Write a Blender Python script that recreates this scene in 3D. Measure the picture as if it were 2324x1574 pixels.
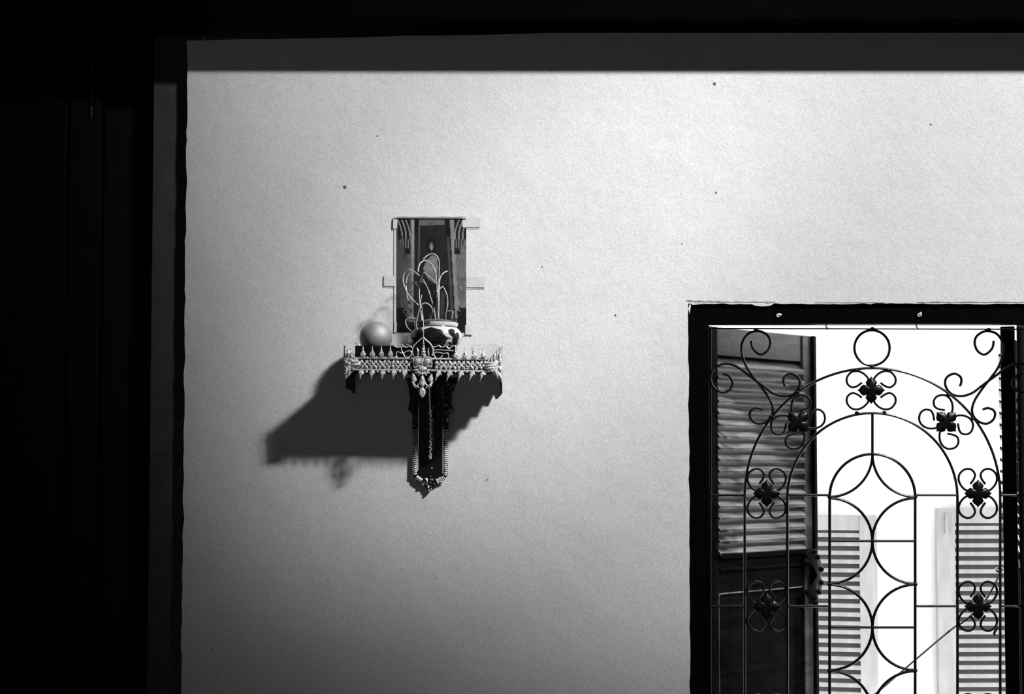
import bpy, bmesh, math, random
from mathutils import Vector, Matrix, noise
from mathutils.geometry import tessellate_polygon
random.seed(7)
scene = bpy.context.scene
for o in list(bpy.data.objects):
    bpy.data.objects.remove(o)
col = scene.collection
R = math.radians

# ------------------------------------------------------------------ camera
CAM = Vector((0.0, -3.2, 1.5)); PITCH = R(2.5); SHIFT = 0.059; LENS = 50.0
FPX = 2324 * LENS / 36.0
cd = bpy.data.cameras.new('camera'); cam = bpy.data.objects.new('camera', cd); col.objects.link(cam)
cam.location = CAM; cam.rotation_euler = (math.pi / 2 + PITCH, 0, 0)
cd.lens = LENS; cd.sensor_width = 36; cd.sensor_fit = 'HORIZONTAL'; cd.shift_y = SHIFT
cd.clip_start = 0.05
scene.camera = cam

# ------------------------------------------------------------------ world (white overcast sky)
w = bpy.data.worlds.new('sky'); scene.world = w; w.use_nodes = True
w.node_tree.nodes['Background'].inputs[0].default_value = (1, 1, 1, 1)
w.node_tree.nodes['Background'].inputs[1].default_value = 4.6

# ------------------------------------------------------------------ unseen spots added high right: three wide to soften shadows, one narrow to brighten
for lx, aim, half, blend, watts in ((3.78, (1.93, 0, 3.829), 20.5, .05, 880), (4.05, (1.968, 0, 3.829), 20.5, .05, 880), (4.32, (2.0, 0, 3.829), 20.5, .05, 880), (4.06, (.128, 0, 1.993), 3.5, .3, 1120)):
    ld = bpy.data.lights.new('unseen_spot', 'SPOT'); ld.energy = watts; ld.shadow_soft_size = .19
    ld.spot_size = 2 * R(half); ld.spot_blend = blend
    unseen_spot_ob = bpy.data.objects.new('unseen_spot', ld); col.objects.link(unseen_spot_ob)
    unseen_spot_ob.location = (lx, -3.54, 6.05)
    unseen_spot_ob.rotation_euler = (Vector(aim) - Vector(unseen_spot_ob.location)).to_track_quat('-Z', 'Y').to_euler()

vs = scene.view_settings
vs.view_transform = 'Standard'; vs.look = 'None'; vs.gamma = 1.0; vs.use_curve_mapping = False
vs.exposure = 0.0

# ------------------------------------------------------------------ from a pixel of the photograph to a point on a plane
def ray(px, py):
    cx = (px - 1162) / FPX; cy = (787 - py) / FPX + SHIFT * 2324 / FPX
    f = Vector((0, math.cos(PITCH), math.sin(PITCH))); u = Vector((0, -math.sin(PITCH), math.cos(PITCH)))
    return f + Vector((cx, 0, 0)) + u * cy
def P(px, py, Y=0.0):
    d = ray(px, py); return CAM + d * ((Y - CAM.y) / d.y)
def PP(px, py, point, normal):
    d = ray(px, py); return CAM + d * ((point - CAM).dot(normal) / d.dot(normal))

# ------------------------------------------------------------------ materials
def mat(name, c, rough=0.6, metal=0.0, spec=0.5, bump=None, var=None, coat=0.0, ramp=(.3, .7)):
    m = bpy.data.materials.new(name); m.use_nodes = True
    nt = m.node_tree; b = nt.nodes['Principled BSDF']
    b.inputs['Base Color'].default_value = (c, c, c, 1); b.inputs['Roughness'].default_value = rough
    b.inputs['Metallic'].default_value = metal; b.inputs['Specular IOR Level'].default_value = spec
    b.inputs['Coat Weight'].default_value = coat
    tc = nt.nodes.new('ShaderNodeTexCoord')
    if var:
        sc, lo, hi, stretch = var
        mp = nt.nodes.new('ShaderNodeMapping'); mp.inputs['Scale'].default_value = stretch
        nt.links.new(tc.outputs['Object'], mp.inputs[0])
        n = nt.nodes.new('ShaderNodeTexNoise'); n.inputs['Scale'].default_value = sc; n.inputs['Detail'].default_value = 6
        nt.links.new(mp.outputs[0], n.inputs['Vector'])
        r = nt.nodes.new('ShaderNodeValToRGB'); r.color_ramp.elements[0].position = ramp[0]; r.color_ramp.elements[1].position = ramp[1]
        r.color_ramp.elements[0].color = (lo, lo, lo, 1); r.color_ramp.elements[1].color = (hi, hi, hi, 1)
        nt.links.new(n.outputs['Fac'], r.inputs[0]); nt.links.new(r.outputs[0], b.inputs['Base Color'])
    if bump:
        prev = None
        for kind, sc, st, dist in bump:
            if kind == 'noise':
                n = nt.nodes.new('ShaderNodeTexNoise'); n.inputs['Detail'].default_value = 3
            else:
                n = nt.nodes.new('ShaderNodeTexVoronoi')
            n.inputs['Scale'].default_value = sc
            nt.links.new(tc.outputs['Object'], n.inputs['Vector'])
            bp = nt.nodes.new('ShaderNodeBump'); bp.inputs['Strength'].default_value = st; bp.inputs['Distance'].default_value = dist
            nt.links.new(n.outputs['Fac' if kind == 'noise' else 'Distance'], bp.inputs['Height'])
            if prev: nt.links.new(prev.outputs[0], bp.inputs['Normal'])
            prev = bp
        nt.links.new(prev.outputs[0], b.inputs['Normal'])
    return m
ONE = (1, 1, 1)
M = {}
M['plaster'] = mat('white_plaster', .7, .85, spec=.2, bump=[('noise', 9, .35, .01), ('noise', 190, .28, .0016), ('noise', 420, .4, .0011)], var=(260, .6, .74, ONE))
M['chip'] = mat('dark_chip', .12, .9, spec=.1)
M['smear'] = mat('grey_smear', .2, .9, spec=.1, var=(90, .08, .4, ONE))
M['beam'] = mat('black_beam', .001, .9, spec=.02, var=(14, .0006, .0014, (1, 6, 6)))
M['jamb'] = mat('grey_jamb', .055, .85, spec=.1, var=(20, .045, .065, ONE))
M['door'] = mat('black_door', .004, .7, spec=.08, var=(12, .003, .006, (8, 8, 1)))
M['room'] = mat('room_wall', .3, .9, spec=.1, var=(6, .28, .32, ONE))
M['floor'] = mat('brown_floor', .2, .7, spec=.2, var=(6, .16, .24, ONE))
M['frame'] = mat('black_window_frame', .001, .4, spec=.04, var=(12, .0006, .0014, (8, 8, 1)))
M['shutter'] = mat('black_stained_wood', .003, .4, spec=.03, bump=[('noise', 60, .25, .002)], var=(9, .002, .007, (.5, 9, 9)))
M['rail'] = mat('lit_shutter_rail', .04, .35, spec=.4, bump=[('noise', 60, .25, .002)], var=(12, .015, .09, (1, 1, 5)))  # lightness painted in for light caught by the outer stile and top rail
M['bead'] = mat('highlight_bead', .22, .4, spec=.4, var=(40, .12, .32, ONE))  # pale tone painted in for the highlight along the panel bead
M['slat'] = mat('worn_lit_slat', .09, .3, spec=.5, bump=[('noise', 70, .3, .002)], var=(11, .03, .30, (.6, 8, 8)))  # worn patches, with the gloss highlights on the slats painted in too
M['iron'] = mat('black_iron', .003, .3, spec=.3, bump=[('noise', 150, .2, .001)])
M['facade'] = mat('white_facade', .85, .9, spec=.1, var=(3, .82, .87, ONE))
M['far_shutter'] = mat('pale_painted_shutter', .31, .7, spec=.2, var=(7, .26, .34, (4, 4, 1)))
M['far_dark'] = mat('painted_gap_shade', .1, .9, spec=.1)  # dark colour painted in for the shade behind the far slats
M['ground'] = mat('pale_paving', .5, .9, spec=.1, var=(4, .45, .55, ONE))
M['silver'] = mat('shade_speckled_silver', .95, .22, metal=.3, bump=[('voronoi', 420, .9, .0014), ('noise', 300, .7, .0012)], var=(300, .02, 1.0, ONE), ramp=(.34, .47))  # dark speckles painted in for shade in the carving's crevices
M['silver_dim'] = mat('dark_silver', .3, .3, metal=.8, bump=[('voronoi', 420, .8, .0012)])
M['smooth_silver'] = mat('smooth_silver', .9, .22, metal=.4, bump=[('noise', 120, .2, .001)])
M['lacquer'] = mat('black_lacquer', .004, .45, spec=.18)
M['ball'] = mat('dull_metal_ball', .46, .66, metal=.75, spec=.3, bump=[('noise', 500, .35, .0006)])
M['tape'] = mat('clear_yellowed_tape', .6, .45, spec=.3, var=(60, .56, .64, ONE))
M['tape_dark'] = mat('tape_edge', .12, .6)
M['ash_curl'] = mat('ash_grey_incense', .62, .7, spec=.3, var=(160, .4, .75, ONE))
M['ash_dark'] = mat('burnt_incense', .09, .8, var=(200, .03, .2, ONE))
M['stem'] = mat('dark_incense_stem', .02, .7)
M['ash'] = mat('incense_ash', .1, .95, spec=.05, bump=[('noise', 200, .8, .003)], var=(120, .03, .22, ONE))
M['plastic'] = mat('white_plastic', .75, .4)
M['cord'] = mat('grey_cord', .08, .6)
M['bright_cord'] = mat('pale_cord', .6, .6)
def attr_mat(name, rough, spec):
    m = bpy.data.materials.new(name); m.use_nodes = True; nt = m.node_tree; b = nt.nodes['Principled BSDF']
    a = nt.nodes.new('ShaderNodeAttribute'); a.attribute_name = 'print'
    nt.links.new(a.outputs['Color'], b.inputs['Base Color'])
    b.inputs['Roughness'].default_value = rough; b.inputs['Specular IOR Level'].default_value = spec
    return m
M['print'] = attr_mat('printed_paper', .6, .2)
M['glaze'] = attr_mat('painted_glaze', .22, .5)
g = bpy.data.materials.new('clear_glass'); g.use_nodes = True; M['glass'] = g
gb = g.node_tree.nodes['Principled BSDF']; gb.inputs['Transmission Weight'].default_value = 1.0
gb.inputs['Roughness'].default_value = .03; gb.inputs['IOR'].default_value = 1.25; gb.inputs['Base Color'].default_value = (.97, .97, .97, 1)

# ------------------------------------------------------------------ builders
def tag(o, label=None, cat=None, group=None, kind=None):
    if label: o['label'] = label
    if cat: o['category'] = cat
    if group: o['group'] = group
    if kind: o['kind'] = kind
    return o
def empty(name, loc, rz=0.0):
    o = bpy.data.objects.new(name, None); col.objects.link(o); o.location = loc; o.rotation_euler = (0, 0, rz)
    o.empty_display_size = .05
    return o
class MB:
    """collects faces for one mesh object; coordinates in world space, moved to the parent's origin on build"""
    def __init__(s): s.v = []; s.f = []
    def add(s, vs, fs):
        n = len(s.v); s.v += [Vector(v) for v in vs]; s.f += [[i + n for i in f] for f in fs]; return s
    def box(s, a, b):
        x0, y0, z0 = a; x1, y1, z1 = b
        return s.add([(x0, y0, z0), (x1, y0, z0), (x1, y1, z0), (x0, y1, z0), (x0, y0, z1), (x1, y0, z1), (x1, y1, z1), (x0, y1, z1)],
                     [[0, 3, 2, 1], [4, 5, 6, 7], [0, 1, 5, 4], [1, 2, 6, 5], [2, 3, 7, 6], [3, 0, 4, 7]])
    def tube(s, pts, r, n=8, closed=False, taper=None):
        pts = [Vector(p) for p in pts]; m = len(pts); up = None; vs = []
        for i, p in enumerate(pts):
            if closed: t = pts[(i + 1) % m] - pts[i - 1]
            else: t = pts[min(i + 1, m - 1)] - pts[max(i - 1, 0)]
            t.normalize()
            if up is None:
                up = Vector((0, 1, 0)) if abs(t.y) < .9 else Vector((0, 0, 1))
            up = up - t * up.dot(t)
            if up.length < 1e-6: up = t.orthogonal()
            up.normalize(); q = t.cross(up)
            rr = r if taper is None else r * taper(i / max(1, m - 1))
            for k in range(n):
                a = 2 * math.pi * k / n; vs.append(p + up * math.cos(a) * rr + q * math.sin(a) * rr)
        fs = []
        for i in range(m if closed else m - 1):
            j = (i + 1) % m
            for k in range(n):
                l = (k + 1) % n; fs.append([i * n + k, i * n + l, j * n + l, j * n + k])
        if not closed:
            fs.append([k for k in range(n)][::-1]); fs.append([(m - 1) * n + k for k in range(n)])
        return s.add(vs, fs)
    def ball(s, c, rx, ry=None, rz=None, nu=12, nv=8):
        ry = ry or rx; rz = rz or rx; c = Vector(c); vs = [c + Vector((0, 0, rz))]; fs = []
        for i in range(1, nv):
            a = math.pi * i / nv
            for k in range(nu):
                b = 2 * math.pi * k / nu
                vs.append(c + Vector((rx * math.sin(a) * math.cos(b), ry * math.sin(a) * math.sin(b), rz * math.cos(a))))
        vs.append(c - Vector((0, 0, rz)))
        for k in range(nu): fs.append([0, 1 + k, 1 + (k + 1) % nu])
        for i in range(nv - 2):
            for k in range(nu):
                fs.append([1 + i * nu + k, 1 + (i + 1) * nu + k, 1 + (i + 1) * nu + (k + 1) % nu, 1 + i * nu + (k + 1) % nu])
        L = len(vs) - 1
        for k in range(nu): fs.append([L, 1 + (nv - 2) * nu + (k + 1) % nu, 1 + (nv - 2) * nu + k])
        return s.add(vs, fs)
    def lathe(s, c, prof, n=32):
        c = Vector(c); vs = []; fs = []; m = len(prof)
        for r, z in prof:
            for k in range(n):
                a = 2 * math.pi * k / n; vs.append(c + Vector((r * math.cos(a), r * math.sin(a), z)))
        for i in range(m - 1):
            for k in range(n):
                l = (k + 1) % n; fs.append([i * n + k, i * n + l, (i + 1) * n + l, (i + 1) * n + k])
        return s.add(vs, fs)
    def puff(s, outline, depth, thick=.0, to=Vector((0, -1, 0))):
        """a cushioned plate: outline (world points, any plane), raised by depth towards `to`"""
        pts = [Vector(p) for p in outline]; n = len(pts); c = sum(pts, Vector()) / n
        rings = []
        for f, h in ((1.0, 0.0), (1.0, thick), (.82, thick + depth * .55), (.5, thick + depth * .9)):
            rings.append([c + (p - c) * f + to * h for p in pts])
        vs = sum(rings, []) + [c + to * (thick + depth)]
        fs = [[k for k in range(n)]]
        for i in range(3):
            for k in range(n):
                l = (k + 1) % n; fs.append([i * n + k, (i + 1) * n + k, (i + 1) * n + l, i * n + l])
        for k in range(n): fs.append([3 * n + k, 4 * n, 3 * n + (k + 1) % n])
        return s.add(vs, fs)
    def slab(s, outline, off):
        """extrude a flat outline (world points) along the vector off; handles concave outlines"""
        pts = [Vector(p) for p in outline]; n = len(pts); off = Vector(off)
        tri = tessellate_polygon([pts])
        fs = [list(t) for t in tri] + [[i + n for i in t][::-1] for t in tri]
        for k in range(n):
            l = (k + 1) % n; fs.append([k, l, l + n, k + n])
        return s.add(pts + [p + off for p in pts], fs)
    def build(s, name, m, parent=None, smooth=True, bevel=0.0, kind=None, label=None):
        o0 = Vector((0, 0, 0)); mw = None
        if parent is not None:
            mw = world_of(parent).inverted()
        elif s.v:
            lo = [min(v[i] for v in s.v) for i in range(3)]; hi = [max(v[i] for v in s.v) for i in range(3)]
            o0 = Vector(((lo[0] + hi[0]) / 2, (lo[1] + hi[1]) / 2, lo[2]))
        vv = [tuple(mw @ v) if mw else tuple(v - o0) for v in s.v]
        me = bpy.data.meshes.new(name); me.from_pydata(vv, [], s.f)
        bm = bmesh.new(); bm.from_mesh(me); bmesh.ops.recalc_face_normals(bm, faces=bm.faces); bm.to_mesh(me); bm.free()
        if smooth:
            for p in me.polygons: p.use_smooth = True
            me.set_sharp_from_angle(angle=R(42))
        me.materials.append(M[m] if isinstance(m, str) else m)
        o = bpy.data.objects.new(name, me); col.objects.link(o); o.location = o0
        if parent is not None: o.parent = parent; o.location = (0, 0, 0)
        if bevel:
            b = o.modifiers.new('bevel', 'BEVEL'); b.width = bevel; b.segments = 2; b.limit_method = 'ANGLE'
        if kind: o['kind'] = kind
        if label: o['label'] = label
        return o
def world_of(o):
    mtx = Matrix.LocRotScale(o.location, o.rotation_euler, o.scale)
    return world_of(o.parent) @ mtx if o.parent else mtx
def spline(pts, k=8, closed=False):
    pts = [Vector(p) for p in pts]; n = len(pts); out = []
    for i in range(n if closed else n - 1):
        if closed: a, b, c, d = pts[i - 1], pts[i], pts[(i + 1) % n], pts[(i + 2) % n]
        else:
            a = pts[max(i - 1, 0)]; b = pts[i]; c = pts[i + 1]; d = pts[min(i + 2, n - 1)]
        for j in range(k):
            t = j / k
            out.append(.5 * ((2 * b) + (c - a) * t + (2 * a - 5 * b + 4 * c - d) * t * t + (3 * b - a - 3 * c + d) * t ** 3))
    if not closed: out.append(pts[-1])
    return out
def arc(cx, cy, r, a0, a1, n=40):
    return [(cx + r * math.cos(R(a0 + (a1 - a0) * i / n)), cy - r * math.sin(R(a0 + (a1 - a0) * i / n))) for i in range(n + 1)]
def structure(name, mb, m, **k):
    return mb.build(name, m, kind='structure', **k)

# ------------------------------------------------------------------ the room shell
XL, XR, YB, ZC = -1.9, 5.2, -4.7, 7.1
def jit(i, amp, f=.35):
    return amp * (noise.noise(Vector((i * f, 3.1, 7.7))) + .6 * noise.noise(Vector((i * f * 3.7, 9.1, 1.7))))
ZW0 = .5
A = P(426, 92); B = P(2324, 68)
wl = [P(425, 92).x] * 2
outer = []
n = 130
for i in range(n + 1):                       # left edge, going up, a little ragged
    z = A.z * i / n; outer.append(Vector((A.x + jit(i, .0035), 0, z)))
n = 180
zR = A.z + (B.z - A.z) * (XR - A.x) / (B.x - A.x)
for i in range(1, n + 1):                    # top edge, ragged too
    x = A.x + (XR - A.x) * i / n; bow = min(1, (x - A.x) / 1.05)
    outer.append(Vector((x, 0, A.z + .021 * bow ** 1.0 + .003 * max(0, x) + jit(i + 500, .0022))))
outer.append(Vector((XR, 0, 0)))
FX0 = P(1564, 1100).x; FX1 = 2 * P(1980, 1100).x - FX0; FZ1 = P(1900, 689).z; FZ0 = .42
hole = []
n = 70
for i in range(n): hole.append(Vector((FX0 + jit(i + 900, .0022, .6), 0, FZ0 + (FZ1 - FZ0) * i / n)))
for i in range(n): hole.append(Vector((FX0 + (FX1 - FX0) * i / n, 0, FZ1 + jit(i + 1300, .0022, .5))))
for i in range(n): hole.append(Vector((FX1, 0, FZ1 + (FZ0 - FZ1) * i / n)))
for i in range(n): hole.append(Vector((FX1 + (FX0 - FX1) * i / n, 0, FZ0)))
WT = .12
mb = MB()
tri = tessellate_polygon([outer, hole]); allp = outer + hole; N = len(allp)
off = Vector((0, WT, 0))
fs = [list(t) for t in tri] + [[i + N for i in t][::-1] for t in tri]
for lo, cnt in ((0, len(outer)), (len(outer), len(hole))):
    for k in range(cnt):
        a = lo + k; b = lo + (k + 1) % cnt; fs.append([a, b, b + N, a + N])
mb.add(allp + [p + off for p in allp], fs)
wall = structure('wall_front', mb, 'plaster', smooth=False)
def chip(px, py, r, k):
    m = MB(); n = 7
    pts = [P(px + r * (1 + .5 * math.sin(k * 3 + i * 2.1)) * math.cos(i * 2 * math.pi / n), py + r * 1.2 * math.sin(i * 2 * math.pi / n), 0) for i in range(n)]
    m.slab(pts, (0, -.0008, 0)); m.build('chip', 'chip', wall, smooth=False)
for k, (x, y, r) in enumerate([(783, 424, 3.2), (1231, 605, 1.6), (1622, 190, 3), (1625, 437, 2.2), (1397, 715, 1.8), (1105, 1088, 1.6), (2113, 282, 1.8),
                               (1548, 553, 1.3), (480, 1474, 2.0), (856, 308, 1.4), (990, 1310, 1.2)]):
    chip(x, y, r, k)
# paint smears along the top of the window frame
for k, (x0, x1, y0, h) in enumerate([(1558, 1640, 682, 3.2), (1640, 1760, 685, 1.6), (1850, 2010, 686.5, 1.4), (2080, 2324, 685.5, 1.8)]):
    pts = [P(x0 + (x1 - x0) * i / 12, y0 - h * .5 * (1 + .7 * math.sin(i * 1.9 + k)) + (x0 < 1600) * i * .25, 0) for i in range(13)]
    pts += [P(x0 + (x1 - x0) * i / 12, y0 + h * .5 * (1 + .6 * math.sin(i * 2.3 + k)) + (x0 < 1600) * i * .25, 0) for i in range(12, -1, -1)]
    MB().slab(pts, (0, -.0006, 0)).build('paint_smear', 'smear', wall, smooth=False)
for pts in ([(1704, 689), (1756, 688), (1750, 693), (1730, 695), (1712, 693)], [(1566, 687), (1600, 686.5), (1600, 688.5), (1572, 692)], [(1562, 700), (1565, 690), (1568, 692), (1565, 712)]):
    MB().slab([P(x, y, .002) for x, y in pts], (0, -.002, 0)).build('plaster_chip', 'plaster', wall, smooth=False)
BZ = A.z + .018
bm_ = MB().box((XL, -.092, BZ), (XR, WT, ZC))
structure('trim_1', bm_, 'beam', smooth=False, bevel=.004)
# the post beside the wall's ragged left end and the dark door beyond it
JX0 = P(341, 800, .02).x
structure('trim_2', MB().box((JX0, .022, 0), (A.x + .03, .1, BZ + .002)), 'jamb', smooth=False, bevel=.002)
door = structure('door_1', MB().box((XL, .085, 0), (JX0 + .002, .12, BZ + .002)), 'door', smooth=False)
dx = [XL + .01, P(150, 800, .06).x, P(226, 800, .06).x, JX0 - .001]
for i in range(3):
    MB().box((dx[i] + .003, .052 + .014 * (i == 2), .02), (dx[i + 1] - .003, .086, BZ)).build('plank', 'door', door, smooth=False, bevel=.003)
for (x, y0, y1) in ((208, 150, 166), (209, 205, 226), (208, 240, 270)):
    pts = [P(x - 1.2, y0, .0515), P(x + 1.3, y0 + 4, .0515), P(x + .9, y1 - 3, .0515), P(x - .8, y1, .0515)]
    MB().slab(pts, (0, -.001, 0)).build('paint_flake', 'chip', door, smooth=False)
structure('floor', MB().box((XL, YB, -.1), (XR, WT, 0)), 'floor', smooth=False)
structure('ceiling', MB().box((XL, YB, ZC), (XR, WT, ZC + .1)), 'room', smooth=False)
structure('wall_left', MB().box((XL - .1, YB, 0), (XL, WT, ZC)), 'room', smooth=False)
structure('wall_right', MB().box((XR, YB, 0), (XR + .1, WT, ZC)), 'room', smooth=False)
wb = MB().box((XL, YB - .1, 0), (-.8, YB, ZC)); wb.box((-.2, YB - .1, 0), (XR, YB, ZC)); wb.box((-.8, YB - .1, 0), (-.2, YB, .7)); wb.box((-.8, YB - .1, 1.35), (-.2, YB, ZC))
structure('wall_back', wb, 'room', smooth=False)                # with an opening added behind the camera to let sky in as fill

# ------------------------------------------------------------------ window frame
GX = P(1980, 1100, .045).x                                   # centre line of the grille
IX0 = P(1611, 1100, .01).x; IX1 = FX1 - (IX0 - FX0); IZ1 = P(1900, 738, .042).z; IZ0 = FZ0 + .05
win = empty('window_1', ((FX0 + FX1) / 2, .01, FZ0)); tag(win, kind='structure')
FY0, FY1 = .008, .1
e = .006
MB().box((FX0 - e, FY0, FZ0 - e), (IX0, FY1, FZ1 + e)).build('jamb', 'frame', win, smooth=False, bevel=.002)
MB().box((IX1, FY0, FZ0 - e), (FX1 + e, FY1, FZ1 + e)).build('jamb', 'frame', win, smooth=False, bevel=.002)
MB().box((IX0, FY0, IZ1), (IX1, .042, FZ1 + e)).build('head', 'frame', win, smooth=False, bevel=.002)
MB().box((IX0, FY0 - .03, FZ0 - e), (IX1, FY1, IZ0)).build('sill', 'frame', win, smooth=False, bevel=.002)

# ------------------------------------------------------------------ wrought-iron grille
GY = .045
gr = empty('window_grille', (GX, GY, IZ0)); tag(gr, 'black wrought-iron window grille with arches, scrolls and four-petal flowers', 'grille')
def G(px, py): return P(px, py, GY)
def rod(name, pts, r=.0031, n=8, closed=False, parent=gr):
    return MB().tube([G(*p) for p in pts], r, n, closed).build(name, 'iron', parent)
def mir(pts): return [(3960 - x, y) for x, y in pts]
YBOT = 2040
rod('bar', [(1608, 745), (2352, 747)], .0016)
rod('bar', [(1613, 745), (1613, YBOT)], .002); rod('bar', [(2347, 745), (2347, YBOT)], .002)
def arch(r, cy):
    return [(1980 - r, YBOT)] + arc(1980, cy, r, 180, 0, 56) + [(1980 + r, YBOT)]
rod('arch', arch(290, 1125)); rod('arch', arch(193, 1130)); rod('arch', arch(97, 1127), .0034)
rod('bar', [(1980, 937), (1980, 1030)])
for y in (1123, 1375, 1625, 1875):
    for x0, x1 in ((1613, 1690), (1787, 1883), (2077, 2173), (2270, 2347)):
        rod('bar', [(x0, y), (x1, y)], .0028)
for y in (1227, 1423, 1619, 1815): rod('bar', [(1883, y), (2077, y)], .003)
rod('curved_bar', arc(1883, 1030, 97, 0, -90, 14)); rod('curved_bar', mir(arc(1883, 1030, 97, 0, -90, 14)))
for y in (1227, 1423, 1619, 1815):
    c = arc(1883, y, 97, 90, -90, 26); rod('curved_bar', c, .0033); rod('curved_bar', mir(c), .0033)
rod('ring', arc(1979, 789, 40, 0, 354, 40), closed=True)
def z3(pts): return [(1540 + x / 3.577, 660 + y / 3.577) for x, y in pts]
SA = z3([(590, 405), (600, 460), (640, 505), (680, 515), (725, 480), (745, 420), (730, 370), (690, 338), (640, 325), (570, 345), (525, 400), (510, 470), (525, 550),
         (560, 630), (610, 700), (680, 790), (740, 880), (765, 950), (760, 1000), (735, 1040), (690, 1070), (640, 1075), (595, 1045), (578, 1000), (595, 965), (640, 950), (680, 962)])
SB = z3([(360, 672), (410, 690), (438, 740), (425, 790), (380, 822), (330, 815), (280, 775), (260, 720), (270, 660), (310, 615), (370, 592), (440, 600), (500, 630),
         (570, 685), (640, 735), (700, 780), (760, 825), (830, 850), (890, 850), (940, 830), (975, 785), (985, 740), (970, 700), (930, 675), (890, 675), (855, 705), (855, 750), (868, 772)])
for S in (SA, SB):
    for q in (S, mir(S)):
        MB().tube(spline([G(*p) for p in q], 4), .003, 7).build('corner_scroll', 'iron', gr)
HOOK = [(-6, -24), (-10, -31), (-20, -39.5), (-33, -43.6), (-46, -40), (-55, -28), (-54, -15), (-44, -6.7), (-33, -8.7), (-21, -17)]
PET = [(-10, -10), (-13, -17), (-9.5, -23), (-3.5, -27), (0, -31.5), (3.5, -27), (9.5, -23), (13, -17)]
def flower(cx, cy, ang, turned):
    ca, sa = math.cos(R(ang)), math.sin(R(ang))
    def T(x, y): return (cx + x * ca - y * sa, cy + x * sa + y * ca)
    out = []
    for k in range(4):
        a = k * math.pi / 2
        out += [T(x * math.cos(a) - y * math.sin(a), x * math.sin(a) + y * math.cos(a)) for x, y in PET]
    f = MB().puff([G(*p) for p in out], .005, .0025).build('flower_plate', 'iron', gr)
    for v in range(4):
        sx = 1 if v in (0, 2) else -1; sy = 1 if v < 2 else -1
        pts = [(x * sx, y * sy) for x, y in HOOK]
        if turned: pts = [(y, x) for x, y in pts]
        MB().tube(spline([G(*T(*p)) for p in pts], 4), .0027, 7).build('scroll', 'iron', f)
flower(1977, 885, 0, False)
flower(1811, 957, -45, False); flower(2147, 957, 45, False)
for y in (1119, 1375, 1630):
    flower(1740, y, 0, True); flower(2219, y, 0, True)
for (x, y) in [(1980, 1030), (1883, 1127), (2077, 1127), (1980, 1227), (1883, 1325), (2077, 1325), (1980, 1423), (1883, 1521), (2077, 1521), (1979, 832), (1980, 746),
               (1716, 748), (2244, 748), (1810, 890), (2152, 896), (1750, 945), (2206, 950), (1943, 840), (2015, 840), (1945, 937), (2007, 936)]:
    c = G(x, y); MB().ball(c, .0058, .0045, .0046, 8, 6).build('weld', 'iron', gr)

# white plastic hooks and little ties on the window head
for (x, y) in ((1767, 714), (2087, 713)):
    h = empty('cup_hook', P(x, y, FY0)); tag(h, 'small white hook on the black window head above the half-open shutter' if x < 1900 else 'narrow white hook on the black window head above the open gap', 'hook', 'hooks on the window head')
    m = MB(); c = P(x + 2, y, FY0); m.ball(c, .0052 if x < 1900 else .0032, .004, .0035 if x < 1900 else .006, 8, 6); m.build('hook_plate', 'plastic', h)
    MB().tube(spline([P(x - 1, y - 2, FY0 - .001), P(x - 4, y + 1, FY0 - .006), P(x - 3, y + 4, FY0 - .007), P(x + 1, y + 4, FY0 - .004)], 4), .0011, 6).build('hook_wire', 'plastic', h)
for x in (1876, 2081):
    t = MB().tube(spline([P(x, 737, .04), P(x - 2, 741, .043), P(x + 2, 744, .045), P(x + 1, 748, .045)], 4), .0014, 6).build('wire_tie', 'iron', gr)

# cord slung behind the grille
cy_ = .06
mcd = MB().tube(spline([P(2271, 1296, cy_), P(2262, 1316, cy_), P(2240, 1356, cy_ + .004), P(2215, 1385, cy_ + .006), P(2184, 1412, cy_ + .006), P(2169, 1420, cy_ + .006), P(2120, 1460, cy_ + .006), P(2030, 1537, cy_ + .006), P(1960, 1597, cy_ + .004), P(1886, 1660, .049)], 6), .0021, 7)
cordo = mcd.build('cord', 'cord'); tag(cordo, 'thin grey cord slung slantwise behind the iron window grille', 'cord')
MB().tube(spline([P(2258, 1291, .05), P(2268, 1287, .048), P(2276, 1290, .047), P(2270, 1296, .05), P(2261, 1294, .052), P(2272, 1301, .055)], 5), .0022, 7).build('knot', 'bright_cord', cordo)
MB().puff([P(*p, .04) for p in ((2262, 1415), (2265, 1425), (2259, 1436), (2257, 1444), (2253, 1437), (2255, 1432), (2260, 1424))], .003, .001).build('tag_end', 'iron', cordo)

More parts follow.
